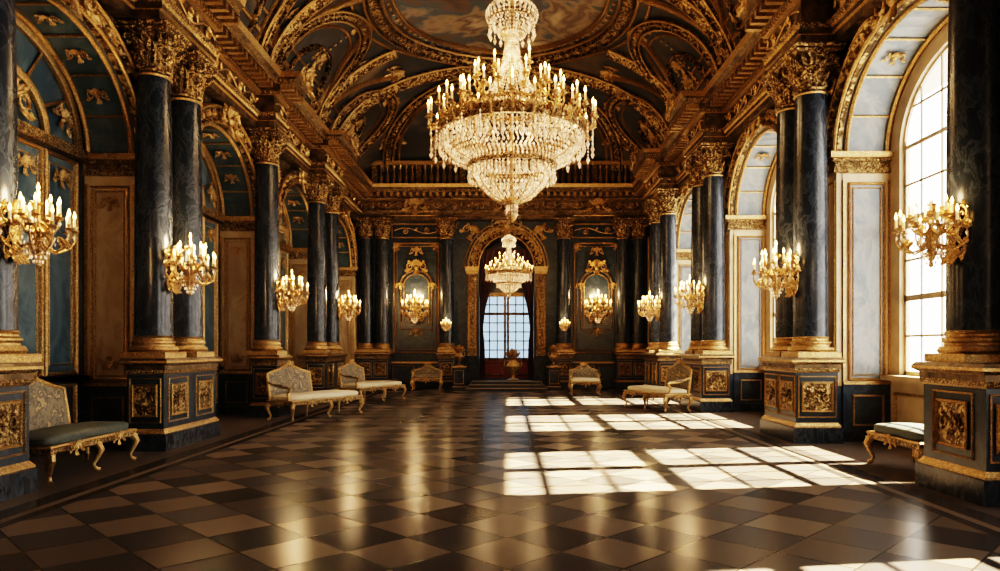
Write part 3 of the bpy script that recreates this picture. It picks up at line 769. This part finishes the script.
# ------------------------------------------------------------------ candle arms
def arm_tree(parent,pts,rad,candle_h,cs=1.0):
    A=MB(); A.tube(pts,rad,GOLD,6)
    ex,ey,ez=pts[-1]
    A.lathe([(0.012*cs,0),(0.05*cs,0.02*cs),(0.055*cs,0.03*cs),(0.02*cs,0.035*cs),(0.022*cs,0.07*cs),(0.03*cs,0.075*cs)],GOLD,10,T_(ex,ey,ez))
    A.bead((ex,ey,ez-0.05*cs),0.018*cs,0.04*cs,CRYS)
    mx_,my_,mz_=pts[len(pts)//2]
    A.leaf(0.06*cs,0.13*cs,0.05*cs,GOLD,T_(mx_,my_,mz_)@RX(pi/2)@RZ(0.6))
    a=A.obj('candle_arm',parent)
    C=MB(); C.lathe([(0.015*cs,0),(0.015*cs,candle_h),(0.008*cs,candle_h+0.005)],IVORY,8); c=C.obj('candle',a); c.location=(ex,ey,ez+0.07*cs)
    F=MB(); F.lathe([(0.004*cs,0),(0.014*cs,0.015*cs),(0.018*cs,0.032*cs),(0.011*cs,0.06*cs),(0.002*cs,0.09*cs)],FLAME,8); f=F.obj('flame',a); f.location=(ex,ey,ez+0.07*cs+candle_h+0.005)
    return a
SC=root('wall_sconce','gilded wall sconce with lit candles fixed to a column','wall sconce',(0,0,-50),0,'gilded candle sconces')
mb=MB(); P=PM((0.02,0,0.0),(0,1,0),(1,0,0)); rocaille(mb,P@T_(0,0.1,0),0.55,GOLD); rocaille(mb,P@T_(0,-0.25,0)@RZ(pi),0.45,GOLD)
mb.lathe([(0.02,-0.03),(0.13,-0.01),(0.12,0.03),(0.02,0.05)],GFINE,14,RY(pi/2))
mb.obj('backplate',SC)
mb=MB(); H=0.30
mb.tube([(0,0,-0.1),(0.1,0,-0.22),(0.22,0,-0.2),(H,0,-0.1)],[0.025,0.024,0.024,0.025],GOLD,8)
mb.lathe([(0.002,-0.48),(0.03,-0.45),(0.02,-0.40),(0.045,-0.36),(0.065,-0.30),(0.035,-0.24),(0.05,-0.2),(0.075,-0.14),(0.045,-0.08),(0.025,0),(0.04,0.06),(0.025,0.12),(0.018,0.2),(0.03,0.24),(0.01,0.28)],GOLD,14,T_(H,0,0))
for k in range(10):
    a=2*pi*k/10; mb.leaf(0.05,0.13,0.06,GOLD,T_(H,0,-0.16)@RZ(a)@T_(0,-0.05,0)@RX(pi/2+0.5))
    for j in range(6): mb.bead((H+0.20*math.cos(a)*(1-j*0.15),0.20*math.sin(a)*(1-j*0.15),-0.14-j*0.055),0.012,0.024,CRYS)
mb.obj('stem',SC)
a1=arm_tree(SC,[(0.03,0,-0.12),(0.10,0,-0.25),(0.22,0,-0.29),(0.33,0,-0.23),(0.38,0,-0.13),(0.37,0,-0.04)],[0.013,0.014,0.013,0.011,0.010,0.009],0.10,1.0)
a1.location=(H,0,0); a1.rotation_euler=(0,0,0)
for ang in (0.6,1.2,1.8,2.35,-0.6,-1.2,-1.8,-2.35): link_copy(a1,SC,(H,0,0),ang)
a2=arm_tree(SC,[(0.02,0,0.0),(0.08,0,-0.07),(0.16,0,-0.06),(0.22,0,0.02),(0.225,0,0.10)],[0.012,0.013,0.012,0.010,0.009],0.11,1.0)
a2.location=(H,0,0); a2.rotation_euler=(0,0,0.3)
for ang in (1.0,1.75,-0.4,-1.1,-1.85,2.9): link_copy(a2,SC,(H,0,0),ang)
a3=arm_tree(SC,[(0,0,0.16),(0.0,0,0.2),(0,0,0.26)],[0.010]*3,0.11,1.0); a3.location=(H,0,0)
def plight(name,loc,e,rad=0.08,c=(1.0,0.63,0.30)):
    l=bpy.data.lights.new(name,'POINT'); l.energy=e; l.color=c; l.shadow_soft_size=rad
    o=bpy.data.objects.new(name,l); col.objects.link(o); o.location=loc; return o
ES=165
def sconce(x,y,z,rz,e=ES,scale=1,label=None,lx=0.36):
    o=copy_tree(SC,(x,y,z),rz,scale,label)
    plight('sconce_light',(x+math.cos(rz)*lx*scale,y+math.sin(rz)*lx*scale,z+0.42*scale),e)
    return o
SZ=2.74
sconce(-LX+0.27,7.2,SZ,0,scale=0.86,e=100)
for y in (10.6,15.6,21.2): sconce(-LX+0.27,y,SZ,0,scale=0.95)
sconce(RX_-0.27,7.25,SZ,pi,scale=0.86,e=42)
for y in (11.35,16.7,21.4): sconce(RX_-0.27,y,SZ,pi,scale=0.95,e=105)
for x in (-3.44,3.40): sconce(x,YB-0.12,3.0,-pi/2,170,1.3,'gilded candle sconce on a framed dark wall panel')
for x in (-2.24,2.12): sconce(x,26.12-0.27,2.35,-pi/2,18,0.5,'small gilded candle sconce on an end wall column')
def kill(o):
    for ch in list(o.children): kill(ch)
    bpy.data.objects.remove(o)
kill(SC)

# ------------------------------------------------------------------ chandelier
CH=root('chandelier','huge crystal and gold chandelier with lit candles hanging from the vault','chandelier',(0.09,13.0,3.86),0,'crystal chandeliers')
def strand_rows(mb,prof,gap,br,bh,off=0):
    for (ra,za),(rb,zb) in zip(prof[:-1],prof[1:]):
        L=math.hypot(rb-ra,zb-za); n_=max(1,int(L/(bh*1.7)))
        for j in range(n_):
            t_=j/n_; r_=ra+(rb-ra)*t_; z=za+(zb-za)*t_; m_=max(6,int(2*pi*r_/gap))
            for i in range(m_):
                a=2*pi*(i+0.5*(j%2))/m_+off; q=random.uniform(0.75,1.2)
                mb.bead((r_*math.cos(a),r_*math.sin(a),z),br*q,bh*q,CRYS)
mb=MB()
strand_rows(mb,[(0.16,0.36),(0.40,0.47),(0.61,0.68),(0.74,0.98)],0.080,0.024,0.040)
strand_rows(mb,[(0.80,1.02),(1.06,1.14),(1.23,1.34),(1.30,1.60)],0.080,0.024,0.042)
strand_rows(mb,[(1.12,1.74),(0.92,1.86),(0.66,2.1)],0.10,0.022,0.038)
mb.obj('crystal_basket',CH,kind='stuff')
mb=MB()
for k in range(36):
    a=2*pi*k/36
    for j in range(28):
        t_=j/27; r_=0.12+0.54*(1-t_)**2.5; z=2.12+1.38*t_
        mb.bead((r_*math.cos(a),r_*math.sin(a),z),0.018,0.03,CRYS)
for k in range(30):
    a=2*pi*k/30
    for j in range(10):
        t_=j/9; r_=0.12+0.36*math.sin(t_*pi*0.62); z=4.15-0.42*t_
        mb.bead((r_*math.cos(a),r_*math.sin(a),z),0.024,0.032,CRYS)
    for j in range(6):
        mb.bead((0.40*math.cos(a)*(1-j*0.08),0.40*math.sin(a)*(1-j*0.08),3.72-j*0.055),0.022,0.03,CRYS)
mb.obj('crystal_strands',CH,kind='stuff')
mb=MB()
for r_,n_,z0,L in ((1.34,56,1.52,3),(0.80,34,0.94,2),(1.50,26,1.58,5),(0.67,24,2.04,2),(0.42,18,3.68,3)):
    for k in range(n_):
        a=2*pi*k/n_; LL=L
        for j in range(LL): mb.bead((r_*math.cos(a),r_*math.sin(a),z0-j*0.065),0.018,0.03,CRYS)
        mb.bead((r_*math.cos(a),r_*math.sin(a),z0-LL*0.065-0.03),0.036,0.08,CRYS)
for k in range(12):
    a=2*pi*k/12
    for j in range(3): mb.bead((0.1*math.cos(a),0.1*math.sin(a),0.26-j*0.07),0.022,0.04,CRYS)
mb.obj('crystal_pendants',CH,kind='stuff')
def ring(r_,z,h,w_,mat,orn=0):
    mb=MB()
    mb.sweep([(r_*math.cos(2*pi*i/48),r_*math.sin(2*pi*i/48),z) for i in range(48)],[(0,0,1)]*48,[(-w_,-h),(w_,-h),(w_*1.5,0),(w_,h),(-w_,h),(-w_,-h)],mat,closed=True)
    for k in range(orn): rocaille(mb,RZ(2*pi*k/orn)@PM((r_+w_*1.5,0,z),(0,1,0),(1,0,0)),h*3.0,GOLD)
    mb.obj('gilded_ring',CH)
ring(1.33,1.67,0.10,0.03,GFINE,24); ring(0.79,1.01,0.05,0.025,GFINE,16); ring(0.66,2.10,0.05,0.025,GFINE,14)
ring(0.17,3.52,0.05,0.02,GOLD); ring(0.42,3.74,0.035,0.02,GFINE); ring(0.16,0.36,0.04,0.02,GOLD)
mb=MB()
for k in range(12):
    a=2*pi*k/12; c_,s_=math.cos(a),math.sin(a)
    mb.tube([(0.1*c_,0.1*s_,2.2),(1.3*c_,1.3*s_,1.66)],0.018,GOLD,5)
    mb.tube([(r_*c_,r_*s_,z) for r_,z in ((0.17,0.34),(0.42,0.45),(0.63,0.66),(0.79,1.01),(1.08,1.12),(1.25,1.32),(1.33,1.62))],0.012,GOLD,5)
mb.lathe([(0.002,-0.04),(0.03,-0.02),(0.09,0.05),(0.11,0.11),(0.09,0.17),(0.04,0.22),(0.03,0.25),(0.12,0.30),(0.13,0.34),(0.03,0.38),(0.03,1.1),(0.08,1.2),(0.03,1.3),(0.03,2.2),(0.1,2.3),(0.04,2.45),(0.03,3.3),(0.1,3.45),(0.14,3.52),(0.05,3.6),(0.04,4.05),(0.1,4.15),(0.06,4.25),(0.03,4.35)],GOLD,16)
mb.obj('stem',CH)
a1=arm_tree(CH,[(0,0,0),(0.06,0,-0.1),(0.17,0,-0.12),(0.23,0,-0.02),(0.22,0,0.08)],[0.02,0.022,0.02,0.016,0.014],0.14,1.25)
tiers=[(26,1.32,1.68,0.5),(16,1.04,1.94,0),(12,0.70,2.22,0.5),(6,0.40,2.54,0)]
first=True
for nA,rr_,zz,of in tiers:
    for k in range(nA):
        a=2*pi*(k+of)/nA; loc=(rr_*math.cos(a),rr_*math.sin(a),zz+(0.08 if k%2 else 0))
        if first: a1.location=loc; a1.rotation_euler=(0,0,a); first=False
        else: link_copy(a1,CH,loc,a)
CH2=copy_tree(CH,(0.06,22.0,3.05),0.1,0.48,'smaller crystal and gold chandelier with lit candles near the doorway')
for R,zt,sc in ((CH,10.75,1.0),(CH2,10.2,0.48)):
    mb=MB(); z=4.33; L=(zt-R.location[2])/sc; k=0
    while z<L:
        M=T_(0,0,z)@RZ(pi/2*(k%2)); mb.tube([(0.04*math.cos(q*pi/4),0,0.07*math.sin(q*pi/4)) for q in range(8)],0.012,GOLD,5,M,closed=True); z+=0.115; k+=1
    mb.obj('chain',R)
for k in range(4):
    a=2*pi*k/4+0.4; plight('chandelier_light',(0.09+1.35*math.cos(a),13+1.35*math.sin(a),3.97+2.55),120,0.15)
plight('chandelier_light',(0.09,13,3.9+1.35),80,0.25); plight('chandelier_light',(0.09,13,3.97+2.9),40,0.1)
for k in range(2):
    a=2*pi*k/2; plight('chandelier_light',(0.06+0.8*math.cos(a),22+0.8*math.sin(a),3.2+1.4),90,0.1)
plight('chandelier_light',(0.06,22,3.75),24,0.1)

# ------------------------------------------------------------------ seating
def rbox(mb,c,d,r,mat,M=None,puff=0.0):
    vs=[]; nu_,nv_=32,14
    def sp(v,e): return math.copysign(abs(v)**e,v)
    for j in range(nv_+1):
        ph=-pi/2+pi*j/nv_
        for i in range(nu_):
            th=2*pi*i/nu_; e=0.28
            x=sp(math.cos(ph),e)*sp(math.cos(th),e)*d[0]/2; y=sp(math.cos(ph),e)*sp(math.sin(th),e)*d[1]/2
            z=sp(math.sin(ph),0.55)*d[2]/2
            if z>0: z+=puff*(1-(2*x/d[0])**2)*(1-(2*y/d[1])**2)
            vs.append((c[0]+x,c[1]+y,c[2]+z))
    fs=[]
    for j in range(nv_):
        for i in range(nu_):
            k=(i+1)%nu_; fs.append((j*nu_+i,j*nu_+k,(j+1)*nu_+k,(j+1)*nu_+i))
    mb.add(vs,fs,mat,M)
def legmesh():
    mb=MB(); mb.tube([(0,0,0.37),(0.03,-0.03,0.33),(0.055,-0.055,0.27),(0.03,-0.03,0.18),(0.0,0,0.1),(0.015,-0.015,0.05),(0.045,-0.045,0.025)],[0.04,0.05,0.045,0.03,0.02,0.02,0.028],GOLD,8)
    mb.leaf(0.07,0.14,0.03,GOLD,T_(0.05,-0.05,0.22)@RZ(pi/4)@RX(pi/2)); return mb
def settee(name,label,cat,loc,rz,L,D,seatmat,backmat,back=None,arms=(1,1),group=None,bh=1.05):
    R=root(name,label,cat,loc,rz,group)
    lg=legmesh().obj('leg',R); first=True
    xs=[-L/2+0.06,L/2-0.06] if L<1.6 else [-L/2+0.06,0,L/2-0.06]
    for x in xs:
        for y in (-D/2+0.05,D/2-0.05):
            rr=0 if (x>=0 and y<0) else (-pi/2 if (x<0 and y<0) else (pi/2 if x>=0 else pi))
            if first: lg.location=(x,y,0); lg.rotation_euler=(0,0,rr); first=False
            else: link_copy(lg,R,(x,y,0),rr)
    mb=MB(); mb.rect(L/2,D/2,[(-0.03,0.33,GFINE),(0,0.35,GFINE),(0,0.40,GOLD),(0.012,0.41,GOLD),(0.0,0.43,GOLD)])
    for x in ([0] if L<1.6 else [-L/4,L/4]): rocaille(mb,PM((x,-D/2-0.01,0.36),(1,0,0),(0,-1,0)),0.22,GOLD)
    for sg in (-1,1): rocaille(mb,PM((sg*(L/2+0.01),0,0.36),(0,1,0),(sg,0,0)),0.2,GOLD)
    mb.obj('seat_frame',R)
    mb=MB(); rbox(mb,(0,0,0.475),(L-0.04,D-0.04,0.13),0.04,seatmat,None,0.03); mb.obj('seat_cushion',R)
    if back:
        x0,x1=back; n_=20; W=x1-x0; top=[]
        for i in range(n_+1):
            u=i/n_; top.append((x0+W*u,bh-0.18+0.18*math.sin(pi*u)**1.1+0.02*math.cos(4*pi*u)))
        ty=lambda z:D/2-0.05+0.16*(z-0.5)
        mb=MB(); vs=[];fs=[];nv_=8
        for sd in (-1,1):
            for j in range(nv_+1):
                for i in range(n_+1):
                    x,zt=top[i]; z=0.5+(zt-0.5)*j/nv_; pf=0.05*(math.sin(pi*i/n_)*math.sin(pi*j/nv_))**0.4 if 0<i<n_ and 0<j<nv_ else 0
                    vs.append((x,ty(z)+sd*(0.005+pf),z))
            o_=0 if sd<0 else (n_+1)*(nv_+1)
            for j in range(nv_):
                for i in range(n_): fs.append((o_+j*(n_+1)+i,o_+j*(n_+1)+i+1,o_+(j+1)*(n_+1)+i+1,o_+(j+1)*(n_+1)+i))
        mb.add(vs,fs,backmat); mb.obj('back_cushion',R)
        mb=MB(); out=[(x0,ty(0.42),0.42)]+[(x,ty(z),z) for x,z in top]+[(x1,ty(0.42),0.42)]
        mb.tube(out,0.032,GOLD,8); mb.tube([(x0,ty(0.5),0.5),(x1,ty(0.5),0.5)],0.025,GOLD,6)
        rocaille(mb,PM(((x0+x1)/2,ty(bh)-0.02,bh+0.01),(1,0,0),(0,-1,0)),0.26,GOLD)
        mb.obj('backrest_frame',R)
        for sg,on in ((-1,arms[0]),(1,arms[1])):
            if not on: continue
            xx=(x0 if sg<0 else x1); fr=-D/2+0.12
            mb=MB(); mb.tube([(xx,ty(0.8),min(0.80,bh-0.14)),(xx,D*0.25,0.74),(xx,0,0.70),(xx,fr+0.02,0.69),(xx,fr-0.04,0.66),(xx,fr-0.02,0.62),(xx,fr+0.04,0.58),(xx,fr+0.02,0.5),(xx,fr,0.41)],[0.028,0.028,0.03,0.034,0.034,0.03,0.026,0.026,0.03],GOLD,8)
            rbox(mb,(xx,0.05,0.735),(0.07,0.26,0.05),0.02,backmat)
            mb.obj('armrest',R)
    return R
settee('chaise_longue','gilded chaise with dark green velvet seat and floral brocade back','chaise longue',(-5.27,8.45,0),pi/2,1.75,0.66,GREEN,BROC,back=(-0.86,0.42),arms=(0,0),bh=1.14)
settee('chaise_longue','gilded chaise longue with cream silk seat and brocade back','chaise longue',(-4.12,15.2,0),pi/2-0.50,2.15,0.72,CREAM,BROC,back=(-1.05,0.15),arms=(1,0),group='cream silk chaises',bh=1.12)
settee('chaise_longue','gilded chaise longue with cream silk seat and brocade back','chaise longue',(-3.78,19.8,0),pi/2-0.46,2.1,0.72,CREAM,BROC,back=(-1.02,0.0),arms=(1,0),group='cream silk chaises',bh=1.08)
settee('chaise_longue','gilded chaise longue with cream seat beside a sunlit window bay','chaise longue',(3.66,17.2,0),-pi/2+0.34,1.95,0.70,CREAM,BROC,back=(-0.05,0.95),arms=(0,1),group='cream silk chaises',bh=1.14)
settee('settee','small gilded settee with brown brocade against the end wall','settee',(-2.85,24.9,0),0,1.05,0.6,BROC,BROC,back=(-0.5,0.5),bh=0.84)
settee('armchair','gilded armchair with pale gold upholstery','armchair',(2.50,22.5,0),0.0,0.95,0.62,CREAM,BROC,back=(-0.45,0.45),bh=0.92)
settee('upholstered_bench','low backless gilded bench with dark green velvet seat','bench',(4.98,8.5,0),-pi/2,1.15,0.62,GREEN,GREEN)

def urn(loc,label,s=1.0):
    R=root('gilded_urn',label,'urn',loc); R.scale=(s,s,s)
    mb=MB(); mb.lathe([(0.14,0),(0.15,0.03),(0.05,0.07),(0.035,0.12),(0.06,0.15),(0.15,0.25),(0.17,0.36),(0.11,0.46),(0.08,0.5),(0.14,0.56),(0.13,0.57)],GOLD,18)
    for sg in (-1,1): mb.tube([(sg*0.09,0,0.48),(sg*0.2,0,0.52),(sg*0.22,0,0.42),(sg*0.16,0,0.3)],0.014,GOLD,6)
    mb.obj('urn_body',R)
    mb=MB()
    for i in range(70):
        a=random.uniform(0,2*pi); e=random.uniform(0.1,1.5)
        mb.leaf(0.06,random.uniform(0.16,0.28),0.08,GOLD,T_(0,0,0.52)@RZ(a)@RX(e))
    mb.obj('gilt_foliage',R)
def plinth(loc):
    R=root('stand','square black marble stand with gold edge','stand',loc)
    mb=MB(); mb.rect(0.22,0.22,[(0.03,0,MBLK),(0.03,0.1,GOLD),(0,0.14,MBLK),(0,0.78,GOLD),(0.03,0.82,GOLD),(0.03,0.86,MBLK)]); mb.obj('stand_body',R)
    mb=MB(); mb.frame(0.36,0.5,0.03,0.03,GOLD,PM((0,-0.22,0.46),(1,0,0),(0,-1,0))); mb.obj('panel',R)
for x in (-1.72,1.68):
    plinth((x,25.2,0)); urn((x,25.2,0.86),'gilded urn with gilt foliage on a black stand',0.95)
urn((0.22,25.6,0.30),'broad gilded urn with gilt foliage before the door',1.5)

# ------------------------------------------------------------------ lights, world, camera
w=bpy.data.worlds.new('World'); scn.world=w; w.use_nodes=True
bg=w.node_tree.nodes['Background']; bg.inputs[0].default_value=(1.0,0.94,0.85,1); bg.inputs[1].default_value=14.0
sun=bpy.data.lights.new('sun','SUN'); sun.energy=270; sun.color=(1.0,0.76,0.45); sun.angle=0.009
so=bpy.data.objects.new('sun',sun); col.objects.link(so)
d=Vector((-1.26,-0.19,-1.0)); so.rotation_euler=d.to_track_quat('-Z','Y').to_euler(); so.location=(12,12,12)
cam=bpy.data.cameras.new('camera'); cam.lens=25.2; cam.sensor_width=36; cam.shift_x=-0.007; cam.shift_y=0.0625; cam.clip_end=200
co=bpy.data.objects.new('camera',cam); col.objects.link(co); co.location=(0,0,1.5); co.rotation_euler=(pi/2,0,0)
scn.camera=co
